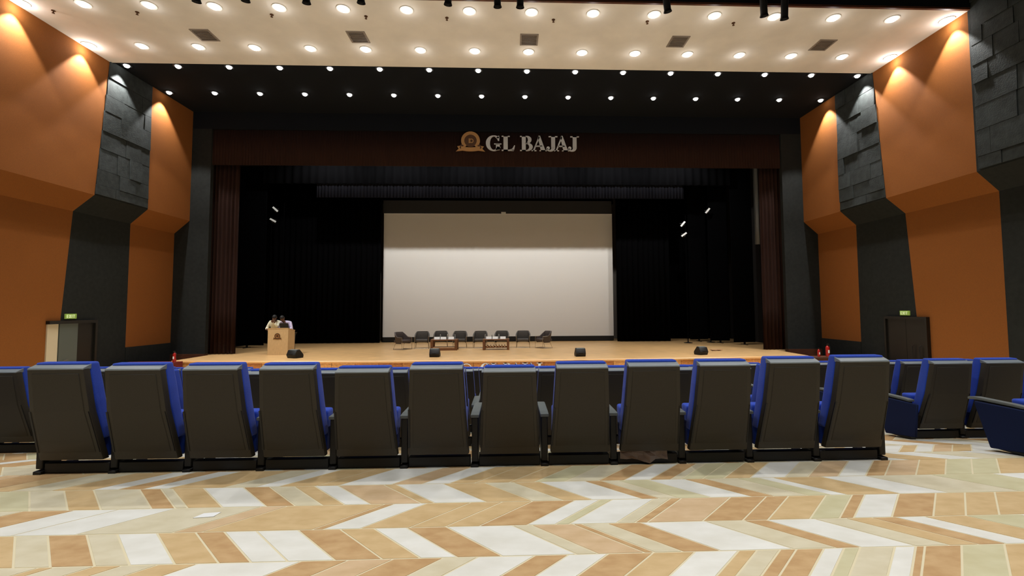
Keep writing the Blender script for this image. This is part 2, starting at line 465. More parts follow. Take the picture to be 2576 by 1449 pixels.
# projection screen
ps = thing('projection_screen', (-.57, 26.3, ZS), 'large white projection screen at the back of the stage', 'screen')
hw = 6.54
box('screen_surface', m_screen, ps, -hw, hw, 0, .02, .29, 7.27)
box('top_mask', mat('screen_mask_black', (40,40,42), .8), ps, -hw-.05, hw-.02, -.01, .03, 7.31, 8.06)
box('top_batten', m_white, ps, -hw, hw, -.02, .03, 7.27, 7.31)
box('bottom_mask', m_blackp, ps, -hw, hw, -.01, .03, .02, .29)
box('maker_tab', m_white, ps, .13, .39, -.03, -.01, 7.29, 7.41)

# ------------------------------------------------------------------ lamps
def make_downlight(dark):
    o = bpy.data.objects.new('downlight', None); C.objects.link(o); o.empty_display_size = .1
    r = .13 if not dark else .11
    MB().lathe([(r*1.05,0),(r*1.45,0),(r*1.42,-.018),(r*1.08,-.02),(r*1.02,-.012)], 20).build('trim_ring', m_ringd if dark else m_ring, o, smooth='auto')
    MB().lathe([(.001,-.085),(r*.35,-.08),(r*.62,-.062),(r*.8,-.03),(r*.85,.0),(.001,.0)], 20).build('lens', m_lens, o, smooth=True)  # lens shape domed to stand in for the recessed lamp's round glare
    MB().lathe([(r*.85,-.002),(r*1.06,-.002),(r*1.06,-.006),(r*.85,-.006)], 20).build('reflector', m_ringd if dark else m_ring, o)
    return o
BEAM = bpy.data.lights.new('downlight_beam', 'SPOT'); BEAM.energy = LAMP_BEAM; BEAM.spot_size = R(76); BEAM.spot_blend = .25; BEAM.shadow_soft_size = .06; BEAM.color = LAMP_COL
GLOW = bpy.data.lights.new('downlight_glow', 'POINT'); GLOW.energy = LAMP_GLOW; GLOW.shadow_soft_size = .05; GLOW.color = LAMP_COL
WASH = BEAM.copy(); WASH.name = 'wall_wash_beam'; WASH.energy = LAMP_WASH; WASH.spot_size = R(80); WASH.spot_blend = .3
EGLOW = GLOW.copy(); EGLOW.energy = LAMP_GLOW*6
HB = BEAM.copy(); HB.energy = LAMP_BEAM*HOUSE; HB.spot_size = R(100)
def light_kids(o, glow=True, house=False, wash=False):
    for d, z in (((HB if house else WASH if wash else BEAM), -.1),) + (((EGLOW if wash else GLOW, -.2),) if glow else ()):
        l = bpy.data.objects.new(d.name, d); C.objects.link(l); l.parent = o; l.location = (0,0,z)
protoC, protoD = make_downlight(False), make_downlight(True)
usedp = set()
def place_lamp(dark, x, y, z, label, group, house=False, wash=False):
    p = protoD if dark else protoC
    if p.name in usedp:
        r = p.copy(); C.objects.link(r)
        for ch in [c for c in p.children if c.type == 'MESH']:
            c = ch.copy(); C.objects.link(c); c.parent = r
        o = r
    else:
        usedp.add(p.name); o = p
    o.location = (x, y, z)
    tag(o, label, 'downlight', group)
    light_kids(o, not dark, house, wash)
for k, (y, rowname) in enumerate(((12.53, 'nearer row of the cream ceiling'), (14.54, 'farther row of the cream ceiling'))):
    pos = [-.219+(i-6.5)*1.743 for i in range(14)]
    pos = [-13.17] + pos + [12.76]
    for i, x in enumerate(pos):
        place_lamp(False, x, y, ZC, 'glowing round downlight, %s in the %s' % (nth(i,16), rowname), 'downlights in the cream ceiling', wash=i in (0,15))
for k, (y, rowname) in enumerate(((15.88, 'row along the black ceiling edge'), (17.86, 'row deeper in the black ceiling'))):
    for i in range(16):
        place_lamp(True, -.21+(i-7.5)*1.7175, y, ZD, 'small round downlight, %s in the %s' % (nth(i,16), rowname), 'downlights in the black ceiling', wash=i in (0,15))
for j, y in enumerate((9.0, 5.0, 1.0, -3.5, -8.0)):  # unseen house lamps, added to brighten the floor and chairs in front
    for i in range(6):
        place_lamp(True, -.2+(i-2.5)*4.2, y, 10.6, 'unseen added house downlight, %s, above the audience, %s row back from the cream ceiling' % (nth(i,6), ORD[j]), 'unseen downlights added over the audience', True)

# stage floods on a bar just behind the pelmet
fb = MB().tube([(-11,20.62,8.5),(10.6,20.62,8.5)], .03, 10).build('flood_bar', m_blackp)
for x in (-9,-3,3,9): MB().tube([(x,20.62,8.52),(x,20.62,9.5)], .012, 6).build('hanger', m_blackp, fb)
tag(fb, 'black pipe for stage floods behind the pelmet', 'lighting bar')
FL = bpy.data.lights.new('flood_light', 'SPOT'); FL.energy = FLOOD; FL.spot_size = R(140); FL.spot_blend = .5; FL.shadow_soft_size = .08; FL.color = (1,.99,.96)
for i, x in enumerate((-8.6,-5.2,-1.9,1.5,4.9,8.2)):
    t = thing('stage_flood', (x, 20.62, 8.5), 'black stage flood behind the pelmet, %s of the six' % nth(i,6), 'stage light', group='stage floods')
    b_ = MB().box(-.16,.16,-.1,.06,-.42,-.2).build('housing', m_blackp, t, .01, 1)
    MB().box(-.14,.14,.062,.066,-.4,-.22).build('lens', m_lens, b_)
    MB().tube([(-.18,0,-.3),(-.18,0,-.05),(.18,0,-.05),(.18,0,-.3)], .012, 6).build('yoke', m_blackp, t)
    l = bpy.data.objects.new('flood_light', FL); C.objects.link(l); l.parent = t; l.location = (0,.1,-.31); l.rotation_euler = (R(55),0,0)

# ceiling vents and sprinklers
for i, (x, y) in enumerate(((-9.2,13.9),(-4.6,13.87),(.64,13.86),(5.31,13.83),(9.99,13.89))):
    t = thing('ceiling_vent', (x, y, ZC), 'grey square ceiling vent, %s of the five' % nth(i,5), 'vent', group='vents in the cream ceiling')
    fr = MB(); fr.box(-.28,.28,-.3,-.25,-.02,0); fr.box(-.28,.28,.25,.3,-.02,0); fr.box(-.28,-.23,-.25,.25,-.02,0); fr.box(.23,.28,-.25,.25,-.02,0)
    fr.build('frame', m_vent, t)
    box('backing', m_ventd, t, -.23,.23,-.25,.25,-.004,0)
    for q in range(7):
        yy = -.22+q*.0735
        MB().prism([(-.23,yy,-.018),(-.23,yy+.045,-.006),(-.23,yy+.045,-.003),(-.23,yy,-.015)], (.46,0,0)).build('slat', m_vent, t)
for i, x in enumerate((-12.63,-10.37,-6.68,-4.05,-1.76,1.3,4.04,6.59)):
    t = thing('fire_sprinkler', (x, 12.85, ZC), 'small dark fire sprinkler head, %s along the ceiling' % nth(i,8), 'sprinkler', group='sprinklers in the cream ceiling')
    MB().lathe([(.05,0),(.05,-.012),(.018,-.02),(.014,-.05),(.02,-.055)], 10).build('body', m_goldd, t)
    MB().lathe([(.001,-.075),(.035,-.075),(.035,-.07),(.001,-.07)], 10).build('deflector', m_goldd, t)
    mb = MB(); mb.tube([(-.016,0,-.05),(-.02,0,-.062),(0,0,-.072)], .004, 5); mb.tube([(.016,0,-.05),(.02,0,-.062),(0,0,-.072)], .004, 5); mb.build('arm', m_goldd, t)

# hanging stage spotlights (switched off) on a bar in front of the cream ceiling
bar = MB().tube([(-12.5,11.55,9.95),(12.2,11.55,9.95)], .03, 10).build('lighting_bar', m_blackp)
for x in (-10,-5,0,5,10): MB().tube([(x,11.55,9.98),(x,11.55,10.6)], .012, 6).build('hanger', m_blackp, bar)
tag(bar, 'black lighting bar hung in front of the cream ceiling', 'lighting bar')
for i, (x, z, tl) in enumerate(((-7.91,9.25,.15),(-6.7,9.29,.1),(-5.2,9.27,0),(-3.79,9.3,.05),(-1.53,9.3,.12),(-.3,9.27,-.05),(.32,9.27,.03),(4.11,9.22,-.3),(6.74,9.16,-.25),(7.35,9.1,-.12))):
    t = thing('stage_spotlight', (x, 11.55, 9.95), 'black cylinder stage spotlight, %s on the bar' % nth(i,10), 'spotlight', group='spotlights on the bar')
    L = 9.95-z-.1
    mb = MB().lathe([(.03,-.1),(.085,-.12),(.09,-.2),(.09,-L-.02),(.075,-L-.02),(.075,-L+.05),(.03,-L+.05)], 14)
    b_ = mb.build('barrel', m_blackp, t, smooth='auto'); b_.rotation_euler = (R(12), tl*.6, 0)
    r_ = MB().lathe([(.088,-L),(.112,-L-.07),(.104,-L-.07),(.08,-L)], 14).build('front_hood', m_leg, b_, smooth='auto')
    mb = MB(); mb.tube([(-.11,0,-.3),(-.11,0,-.05),(.11,0,-.05),(.11,0,-.3)], .012, 6); mb.tube([(0,0,-.05),(0,0,.03)], .02, 6); mb.build('yoke', m_chrome, t)

# ------------------------------------------------------------------ sign
def ell(cx, cy, rx, ry, a0, a1, n=18):
    return [(cx+rx*math.cos(R(a0+(a1-a0)*i/n)), cy+ry*math.sin(R(a0+(a1-a0)*i/n))) for i in range(n+1)]
def crescent(mb, outer, inner, d):
    n = len(outer)
    for i in range(n-1):
        q = [outer[i], outer[i+1], inner[i+1], inner[i]]
        mb.prism([(p[0], 0, p[1]) for p in q], (0, d, 0))
def poly(mb, pts, d): mb.prism([(p[0], 0, p[1]) for p in pts], (0, d, 0))
def rect(mb, x0, x1, y0, y1, d): poly(mb, [(x0,y0),(x1,y0),(x1,y1),(x0,y1)], d)
def letter(ch, s, d):
    mb = MB(); D = d/s
    if ch == 'G':
        crescent(mb, ell(.52,.5,.52,.52,42,330,26), ell(.52,.5,.25,.45,42,330,26), D)
        poly(mb, [(.80,.66),(.88,.66),(.88,.99),(.80,.99),(.70,.86)], D)
        rect(mb, .66,.92,.06,.46, D); rect(mb, .54,1.02,.42,.48, D); poly(mb, [(.62,.02),(.92,.06),(.92,.2),(.66,.1)], D)
    elif ch == 'L':
        rect(mb, .12,.4,0,1, D); rect(mb, 0,.54,.94,1, D); rect(mb, 0,.8,0,.07, D); poly(mb, [(.5,.07),(.8,.0),(.88,.36),(.82,.36),(.7,.14)], D)
    elif ch == 'B':
        rect(mb, .12,.38,0,1, D); rect(mb, 0,.38,.94,1, D); rect(mb, 0,.38,0,.06, D)
        for y0, y1, rx in ((.5,1.0,.30),(0,.54,.38)):
            cy = (y0+y1)/2; ry = (y1-y0)/2
            crescent(mb, ell(.46,cy,rx,ry,-90,90), ell(.42,cy,rx-.2,ry-.06,-90,90), D)
            rect(mb, .36,.47,y1-.06,y1, D); rect(mb, .36,.47,y0,y0+.06, D)
    elif ch == 'A':
        poly(mb, [(.06,0),(.16,0),(.52,.92),(.46,1.0)], D); poly(mb, [(.60,0),(.90,0),(.54,1.02),(.44,1.02),(.40,.86)], D)
        rect(mb, .24,.68,.29,.36, D); rect(mb, -.02,.3,0,.055, D); rect(mb, .5,.98,0,.055, D)
    elif ch == 'J':
        rect(mb, .3,.56,.2,1, D); rect(mb, .14,.72,.94,1, D)
        crescent(mb, ell(.26,.22,.30,.24,-165,0), ell(.2,.22,.12,.15,-165,0), D)
        poly(mb, ell(.1,.2,.11,.11,0,340,12), D)
    mb.v = [(x*s, y*s, z*s) for x, y, z in mb.v]
    return mb
WORD = [('G',978),('L',1180),('B',1415),('A',1567),('J',1757),('A',1858),('J',2035)]
def put_word(root, s, m, d):
    for ch, px in WORD:
        o = letter(ch, s, d).build('letter', m, root); o.location = ((px-978)/195*s, 0, 0)
sg = thing('wall_sign', (-.99, 19.64, 8.25), 'GL BAJAJ in silver serif letters above the stage', 'sign')
put_word(sg, .66, m_letter, .06)
def emblem(parent_or_none, loc, s, lab, m1, m2, m3):
    t = thing('emblem', loc, lab, 'emblem') if lab else bpy.data.objects.new('emblem', None)
    if not lab: C.objects.link(t); t.location = loc; t.parent = parent_or_none
    d = .05*s/.42 if s > .2 else .012
    mb = MB(); crescent(mb, ell(0,0,s,s,-50,230,40), ell(0,0,s*.66,s*.66,-50,230,40), d); mb.build('outer_ring', m1, t)
    mb = MB(); crescent(mb, ell(0,0,s*.68,s*.68,0,360,36), ell(0,0,s*.45,s*.45,0,360,36), d*.7); o = mb.build('inner_ring', m2, t); o.location.y = d*.3
    mb = MB(); poly(mb, ell(0,0,s*.47,s*.47,0,350,32), d*.4); o = mb.build('disc', m3, t); o.location.y = d*.55
    mb = MB(); rect(mb, -.2*s,-.02*s,-.25*s,.25*s, d*.3); crescent(mb, ell(.1*s,0,.22*s,.24*s,-160,160), ell(.1*s,0,.13*s,.15*s,-160,160), d*.3); o = mb.build('monogram', m1, t); o.location.y = d*.4
    # ribbon: centre band and two tails
    mb = MB()
    top = [(-1.0*s+i*.2*s, -.62*s-.12*s*(1-((i-5)/5)**2)) for i in range(11)]
    bot = [(p[0], p[1]-.42*s) for p in top]
    crescent(mb, top, bot, d*.9); o = mb.build('ribbon', m1, t); o.location.y = -.02*s
    for q in (-1, 1):
        mb = MB(); poly(mb, [(q*.75*s,-.5*s),(q*1.42*s,-.62*s),(q*1.25*s,-.88*s),(q*1.55*s,-1.18*s),(q*.8*s,-1.08*s)], d*.5)
        mb.build('ribbon_tail', m1, t)
        mb = MB(); poly(mb, [(q*.72*s,-.5*s),(q*1.02*s,-.42*s),(q*1.18*s,-.8*s),(q*.95*s,-.95*s)], d*.3); o = mb.build('ribbon_fold', m2, t); o.location.y = -.01*s
    return t
emblem(None, (-1.65, 19.64, 8.68), .405, 'round golden ribbon emblem beside the silver letters', m_gold, m_goldd, m_goldd)
fs_ = thing('stage_front_sign', (-1.06, front_y(0)-.012, -.93), 'white GL BAJAJ letters on the stage fascia half hidden by chairs', 'sign')
put_word(fs_, .37, m_white, .022)
mb = MB(); crescent(mb, ell(0,0,.2,.2,0,360,30), ell(0,0,.17,.17,0,360,30), .02)
o = mb.build('ring_mark', m_white, fs_); o.location = (-.5, 0, .17)

# ------------------------------------------------------------------ doors and exit signs
def exit_sign(x, y, z, s, lab):
    t = thing('exit_sign', (x, y, z), lab, 'sign', rz=(R(90) if s < 0 else R(-90)))   # local -y looks into the hall
    # local x along the wall, local -y towards the room
    box('case', m_greenx, t, -.19,.19,-.04,0,-.08,.08, .008)
    mb = MB()
    def r(x0,x1,z0,z1): mb.box(x0,x1,-.046,-.04,z0,z1)
    xo = -.145
    r(xo,xo+.015,-.05,.05); [r(xo,xo+.055,zz,zz+.014) for zz in (-.05,-.007,.036)]
    a = xo+.075; mb.prism([(a,-.046,-.05),(a+.016,-.046,-.05),(a+.06,-.046,.05),(a+.044,-.046,.05)], (0,.006,0)); mb.prism([(a,-.046,.05),(a+.016,-.046,.05),(a+.06,-.046,-.05),(a+.044,-.046,-.05)], (0,.006,0))
    a = xo+.16; r(a,a+.016,-.05,.05)
    a = xo+.2; r(a,a+.07,.036,.05); r(a+.027,a+.043,-.05,.036)
    mb.build('lettering', m_exit, t)
exit_sign(XLl, 15.24, 1.25, -1, 'small green exit sign above the left side door')
exit_sign(XRl, 15.36, 1.21, 1, 'small green exit sign above the right side door')
# door_1 (left): frame, pale jamb leaf, grey leaf ajar, black panel for the dark opening
d1 = tag(box('door_1', m_door, None, XLl, XLl+.12, 14.48, 16.12, 1.02, 1.12), kind='structure')
box('door_post', m_door, d1, XLl, XLl+.12, 16.04, 16.12, -1.19, 1.02)
box('jamb_panel', m_jamb, d1, XLl, XLl+.04, 14.5, 14.84, -1.19, 1.02)
lf = box('door_leaf', m_doorg, d1, XLl, XLl+.06, 14.86, 15.47, -1.18, 1.02)
MB().tube([(XLl+.06,14.98,-.13),(XLl+.11,14.98,-.13),(XLl+.11,15.12,-.11)], .012, 8).build('door_handle', m_chrome, lf)
box('door_leaf', m_door, d1, XLl, XLl+.05, 15.48, 16.04, -1.18, 1.02)  # black panel stands in for the darkness of the open doorway
d2 = tag(box('door_2', m_door, None, XRl-.12, XRl, 14.46, 16.16, 1.0, 1.09), kind='structure')
box('door_post', m_door, d2, XRl-.12, XRl, 14.46, 14.53, -1.19, 1.0)
box('door_post', m_door, d2, XRl-.12, XRl, 16.09, 16.16, -1.19, 1.0)
for a, b, hx in ((14.54, 15.3, 15.1), (15.31, 16.08, 15.45)):
    lf = box('door_leaf', m_door, d2, XRl-.06, XRl, a, b, -1.18, 1.0)
    yh = 14.72 if a < 15 else 14.95
for yh in (14.75, 15.02):
    MB().tube([(XRl-.06,yh,-.55),(XRl-.13,yh,-.5),(XRl-.13,yh,.1),(XRl-.06,yh,.15)], .012, 8).build('pull_handle', m_leg, d2)

# ------------------------------------------------------------------ auditorium chairs
def ring_rect(xh, y0, y1, z, r=.02):
    return [(-xh, y0, z), (xh, y0, z), (xh, y1, z), (-xh, y1, z)]
def make_chair(right_arm=False, end_panel=0):
    o = bpy.data.objects.new('auditorium_chair', None); C.objects.link(o); o.empty_display_size = .1
    tag(o, cat='chair')
    yb = lambda z: -.32*(z-.13) if z < .55 else -.1344-.175*(z-.55)
    xw = lambda z: .272-.042*(z-.13)/.8
    zs = [.13,.3,.55,.75,.9]
    sh = MB().loft([ring_rect(xw(z), yb(z), yb(z)+.07, z) for z in zs]).build('back_shell', m_gshell, o, .014, 2)
    MB().loft([ring_rect(xw(z)-.04, yb(z)-.006, yb(z)+.01, z) for z in (.2,.3,.55,.75,.86)]).build('rear_panel', m_gpanel, sh, .004, 1)
    for s in (-1,1):
        MB().loft([[(s*(xw(z)-.006)-.008, yb(z)-.004, z),(s*(xw(z)-.006)+.008-.008*(s>0)*1.2, yb(z)-.004, z),(s*(xw(z)-.012)+.008, yb(z)+.01, z),(s*(xw(z)-.006)-.008, yb(z)+.01, z)] for z in (.2,.55)]).build('side_slot', m_leg, sh)
    zt = .9; x_ = xw(zt)-.002; y_ = yb(zt)
    MB().prism([(-x_, y_+.002, zt-.012),(-x_, y_+.002, zt),(-x_, y_+.012, zt+.006),(-x_, y_+.085, zt+.03),(-x_, y_+.085, zt-.012)], (2*x_,0,0)).build('top_cap', m_gcap, sh, .003, 1)
    zc = [.3,.42,.6,.78,.942]
    MB().loft([ring_rect(xw(z)-.004, yb(z)+.068, yb(z)+.175+.02*math.sin((z-.3)/.65*3.1), z) for z in zc]).build('back_cushion', m_blue, o, .022, 3)
    # tipped-up seat
    MB().loft([ring_rect(.24, .10+.05*(z-.14), .24+.10*(z-.14), z) for z in (.14,.3,.52)]).build('seat', m_blue, o, .03, 3)
    box('seat_pan', m_leg, o, -.23,.23,.225,.27,.16,.48, .012)
    def arm(x):
        MB().loft([[(x-.04, y, z), (x+.04, y, z), (x+.04, y, z+.03), (x-.04, y, z+.03)] for y, z in ((.03,.452),(.15,.458),(.52,.462),(.6,.45))]).build('armrest', m_arm, o, .01, 2)
        MB().prism([(x-.03,.05,.05),(x-.03,.2,.03),(x-.03,.5,.38),(x-.03,.52,.452),(x-.03,.05,.452)], (.06,0,0)).build('arm_panel', m_leg, o, .006, 1)
        box('foot', m_leg, o, x-.035, x+.035, .03, .4, 0, .035, .006, 1)
    arm(-.3215)
    if right_arm: arm(.3215)
    box('base_rail', m_leg, o, -.285,.28,.06,.13,.012,.1, .006, 1)
    if end_panel:
        x = end_panel*.365
        MB().prism([(x,-.08,.06),(x,.36,.0),(x,.5,.42),(x,.5,.45),(x,-.12,.45)], (end_panel*.03,0,0)).build('end_panel', m_navy, o, .008, 1)
    return o
proto = {}
def get_chair(kind):
    if kind not in proto:
        proto[kind] = [make_chair(kind in ('R','LEFTEND_R'), {'AR':-1,'AL':1}.get(kind, 0)), False]
    p, used = proto[kind]
    if not used:
        proto[kind][1] = True; return p
    r = p.copy(); C.objects.link(r)
    for ch in list(p.children):
        c = ch.copy(); C.objects.link(c); c.parent = r
        for g in list(ch.children):
            d = g.copy(); C.objects.link(d); d.parent = c
    return r
PITCH = .643
ROWN = ['nearest','second','third','fourth','fifth','sixth','seventh','eighth','ninth']
SIDE_N = {'R': (2,3,4,5,3,2), 'L': (1,2,3,3,3,3)}      # chairs per row of the side blocks that reach into view
rc = random.Random(21)
def put_chair(kind, x, y, label, group, rz=0, high=.93):
    o = get_chair(kind)
    o.location = (x, y, floorz(y+.1)); o.rotation_euler = (0,0,rz)
    tag(o, label, 'chair', group)
    a = rc.uniform(-.008,.008); hs = (high+.01)/.9
    for ch in o.children:
        if ch.name.split('.')[0] in ('back_shell','back_cushion'): ch.rotation_euler = (a, 0, 0); ch.scale = (1, 1, hs)
    return o
ROW1_H = [.953,.944,.938,.933,.9,.925,.895,.921,.931,.93,.947,.955]     # height of each back: the padding sits differently
for k in range(5):
    y = 4.28+1.13*k
    n = 12
    for i in range(n):
        x = -3.855+PITCH*i if k == 0 else -3.94+PITCH*i
        lab = 'blue auditorium chair with dark back, %s in the %s middle row' % (nth(i,n), ROWN[k])
        put_chair('R' if i == n-1 else 'N', x, y, lab, 'chairs in the middle block', high=ROW1_H[i] if k == 0 else .885)
for k in range(6):
    y = 4.3+1.13*k
    for i in range(SIDE_N['R'][k]):
        put_chair('AR' if i == 0 else 'N', 5.17+(.17 if k == 0 else 0)+PITCH*i, y, 'blue auditorium chair with dark back, %s from the right aisle, %s right block row' % (ORD[i], ROWN[k]), 'chairs in the right block', rz=0)
    for i in range(SIDE_N['L'][k]):
        put_chair('AL' if i == 0 else 'N', -5.57-PITCH*i, y, 'blue auditorium chair with dark back, %s from the left aisle, %s left block row' % (ORD[i], ROWN[k]), 'chairs in the left block', rz=0)

# ------------------------------------------------------------------ stage armchairs
def make_stage_chair(m):
    o = bpy.data.objects.new('stage_armchair', None); C.objects.link(o); o.empty_display_size = .1
    # local: front = -y (towards audience)
    pts = []
    W, Dp = .33, .30
    N = 24
    def plan(t, off):                 # U shape, t in 0..1, from left front round the back to right front
        a = t*2-1
        w_, d_ = W-off, Dp-off
        ang = a*115
        x = w_*1.02*math.sin(R(max(-90,min(90,ang)))); y = d_*math.cos(R(max(-90,min(90,ang))))
        if abs(ang) > 90: y = -d_*.9*(abs(ang)-90)/25
        return x, y
    ro, ri, to, ti = [], [], [], []
    rings = []
    for i in range(N+1):
        t = i/N; a = abs(t*2-1)
        h = .80 if a < .42 else .80-.26*min(1,(a-.42)/.45)
        xo, yo = plan(t, 0); xi, yi = plan(t, .055)
        fl_ = 1.06
        rings.append([(xo*.9, yo*.88, .27), (xo*fl_, yo*fl_+.04*(1-a), h), (xi*fl_, yi*fl_+.04*(1-a), h), (xi*.9, yi*.88, .27)])
    MB().loft(rings).build('tub_shell', m, o, smooth='auto')
    box('seat', m, o, -.27,.27,-.32,.26,.32,.44, .03, 3)
    MB().loft([[(-.24,.13+.1*(z-.42),z),(.24,.13+.1*(z-.42),z),(.24,.2+.12*(z-.42),z),(-.24,.2+.12*(z-.42),z)] for z in (.42,.6,.76)]).build('back_cushion', m, o, .025, 2)
    for s in (-1,1):
        x = s*.315
        MB().tube([(x,-.30,.56),(x,-.31,.3),(x,-.31,.015),(x*1.0,.24,.015),(x*.9,.12,.3)], .012, 6).build('leg_frame', m_brass, o)
        MB().tube([(x,-.30,.555),(x,.05,.575)], .014, 6).build('arm_rail', m_brass, o)
    MB().tube([(-.315,-.31,.015),(.315,-.31,.015)], .012, 6).build('floor_bar', m_brass, o)
    return o
SCH = [(-4.98,21.75,'D2',58),(-4.14,22.2,'D',6),(-3.3,22.5,'D',4),(-2.36,22.3,'D',2),(-1.38,22.2,'D',0),(-.36,22.25,'D',-2),(.66,22.2,'D',-3),(1.66,21.9,'D2',-60)]
SLAB = ['turned sideways at the left end','second from left','third from left, behind the left table','fourth from left','fifth from left','sixth from left, behind the right table','seventh from left','turned sideways at the right end']
sproto = {}
for (x, y, mk, rz), lab in zip(SCH, SLAB):
    m = m_dgrey if mk == 'D' else m_dgrey2
    label = 'dark grey leather armchair on the stage, ' + lab
    if mk not in sproto:
        o = make_stage_chair(m); sproto[mk] = o; tag(o, label, 'armchair', 'armchairs on the stage'); o.location = (x,y,ZS); o.rotation_euler = (0,0,R(rz))
    else:
        dup(sproto[mk], (x,y,ZS), R(rz), label)

# coffee tables
def table(x, y, lab, slats):
    t = thing('coffee_table', (x, y, ZS), lab, 'table')
    box('table_top', m_walnut, t, -.6,.6,-.3,.3,.44,.49, .008)
    for sx in (-1,1):
        for sy in (-1,1):
            box('leg', m_walnut, t, sx*.6-(.11 if sx > 0 else 0), sx*.6+(0 if sx > 0 else .11), sy*.3-(.09 if sy > 0 else 0), sy*.3+(0 if sy > 0 else .09), 0,.44, .006, 1)
    if slats:
        for sy in (-.22,.2): box('shelf_rail', m_walnut, t, -.5,.5,sy,sy+.03,.1,.14)
        for q in range(7): box('shelf_slat', m_shelfw, t, -.42+q*.13,-.36+q*.13,-.26,.27,.14,.2, .012, 2)
    else:
        box('shelf', m_shelfw, t, -.5,.5,-.28,.28,.08,.14, .006, 1)
        box('shelf_front', m_walnut, t, -.5,.5,-.3,-.28,.0,.1)
table(-2.95, 21.3, 'walnut coffee table with a solid shelf, left of the two', False)
table(-.6, 21.3, 'walnut coffee table with a slatted shelf, right of the two', True)
def card(x, y, lab):
    t = thing('name_card', (x, y, ZS+.49), lab, 'name card', group='white cards on the coffee tables')
    MB().prism([(-.125,-.05,0),(-.125,-.01,.11),(-.125,0,.11),(-.125,-.04,0)], (.25,0,0)).build('front_leaf', m_paper, t)
    MB().prism([(-.125,.05,0),(-.125,.01,.11),(-.125,0,.11),(-.125,.04,0)], (.25,0,0)).build('rear_leaf', m_paper, t)
def bottle(x, y, lab):
    t = thing('water_bottle', (x, y, ZS+.49), lab, 'bottle', group='water bottles on the coffee tables')
    MB().lathe([(.028,0),(.033,.005),(.033,.13),(.03,.15),(.014,.19),(.013,.2)], 12).build('bottle_body', m_glass, t, smooth='auto')
    MB().lathe([(.016,.195),(.016,.218),(.001,.218)], 10).build('cap', m_white, t)
for tx, tn in ((-2.95,'left'),(-.6,'right')):
    for i, dx in enumerate((-.33,-.04,.31)): card(tx+dx, 21.2, 'folded white card on the %s coffee table, %s' % (tn, ('left one','middle one','right one')[i]))
    for i, dx in enumerate((-.19,.13,.47) if tn == 'left' else (-.5,-.19,.12)): bottle(tx+dx, 21.28, 'clear water bottle on the %s coffee table, %s' % (tn, ('left one','middle one','right one')[i]))

# ------------------------------------------------------------------ lectern, laptop
lt = thing('lectern', (-9.6, 19.6, ZS), 'pale maple lectern with a bronze emblem on its front', 'lectern')
box('front_panel', m_lect, lt, -.415,.415,0,.03,0,1.1, .004, 1)
for s in (-1,1):
    MB().prism([(s*.415-(.03 if s>0 else 0),.03,0),(s*.415-(.03 if s>0 else 0),.6,0),(s*.415-(.03 if s>0 else 0),.6,1.0),(s*.415-(.03 if s>0 else 0),.03,1.09)], (.03,0,0)).build('side_panel', m_lect, lt)
MB().prism([(-.42,-.01,1.09),(-.42,.62,.98),(-.42,.62,1.0),(-.42,-.01,1.115)], (.84,0,0)).build('top_board', m_lect, lt)
box('inner_shelf', m_lect, lt, -.385,.385,.05,.58,.55,.58)
e = emblem(lt, (-.02,-.012,.78), .115, None, m_goldd, m_gold, m_goldd)
lp = thing('laptop', (-9.48, 19.8, ZS+1.085), 'open black laptop on the lectern', 'laptop')
MB().prism([(-.18,.1,.0),(-.18,.34,-.043),(-.18,.34,-.025),(-.18,.1,.018)], (.36,0,0)).build('base', m_leg, lp)
MB().prism([(-.18,.08,.01),(-.18,.095,.01),(-.18,.03,.22),(-.18,.015,.22)], (.36,0,0)).build('lid', m_leg, lp)

# stage monitors (wedge loudspeakers)
def wedge(x, y, rz, lab, wd=.42):
    t = thing('stage_monitor', (x, y, ZS), lab, 'loudspeaker', rz=R(rz), group='wedge monitors on the stage')
    h = wd/2
    prof = [(-.14,0),(-.2,.12),(-.12,.3),(.02,.32),(.22,.1),(.2,0)]
    MB().prism([(-h,p[0],p[1]) for p in prof], (wd,0,0)).build('cabinet', m_blackp, t, .008, 1)
    MB().prism([(-h+.02,.04,.315),(-h+.02,.215,.12),(-h+.02,.222,.128),(-h+.02,.047,.323)], (wd-.04,0,0)).build('grille', m_leg, t)
    MB().prism([(-h*.8,-.115,.303),(-h*.8,.01,.322),(-h*.8,.01,.328),(-h*.8,-.115,.309)], (wd*.8,0,0)).build('top_sheen', m_arm, t)  # grey strip stands in for light on the black cabinet top
    MB().tube([(-.08,-.175,.13),(-.08,-.2,.16),(.08,-.2,.16),(.08,-.175,.13)], .01, 6).build('handle', m_leg, t)
wedge(-8.35, 18.4, -25, 'black wedge monitor beside the lectern', .46)
wedge(-2.92, 18.35, 0, 'black wedge monitor before the left coffee table', .38)
wedge(2.77, 18.1, 3, 'black wedge monitor right of the armchairs at stage front', .38)
wedge(7.67, 18.3, 16, 'black wedge monitor far right on the stage front', .38)
bd = box('wooden_board', m_shelfw, None, 8.78,9.25,19.8,20.05,ZS+.03,ZS+.06, .006, 1)
MB().box(8.85,8.9,19.82,20.03,ZS,ZS+.03).build('batten', m_walnut, bd); MB().box(9.1,9.15,19.82,20.03,ZS,ZS+.03).build('batten', m_walnut, bd)
tag(bd, 'small pale wooden board lying behind the far right monitor', 'board')
for x, lab in ((-2.95,'low black speaker box below the stage, left one'),(2.65,'low black speaker box below the stage, middle one'),(7.1,'low black speaker box below the stage, right one')):
    t = thing('floor_speaker', (x, 16.5, -1.19), lab, 'loudspeaker', group='speakers on the hall floor')
    box('cabinet', m_blackp, t, -.28,.28,-.22,.22,.02,.7, .012)
    box('grille', m_leg, t, -.25,.25,-.235,-.22,.06,.66, .004, 1)
    for sx in (-.22,.22):
        box('foot', m_leg, t, sx-.03,sx+.03,-.18,.18,0,.02)

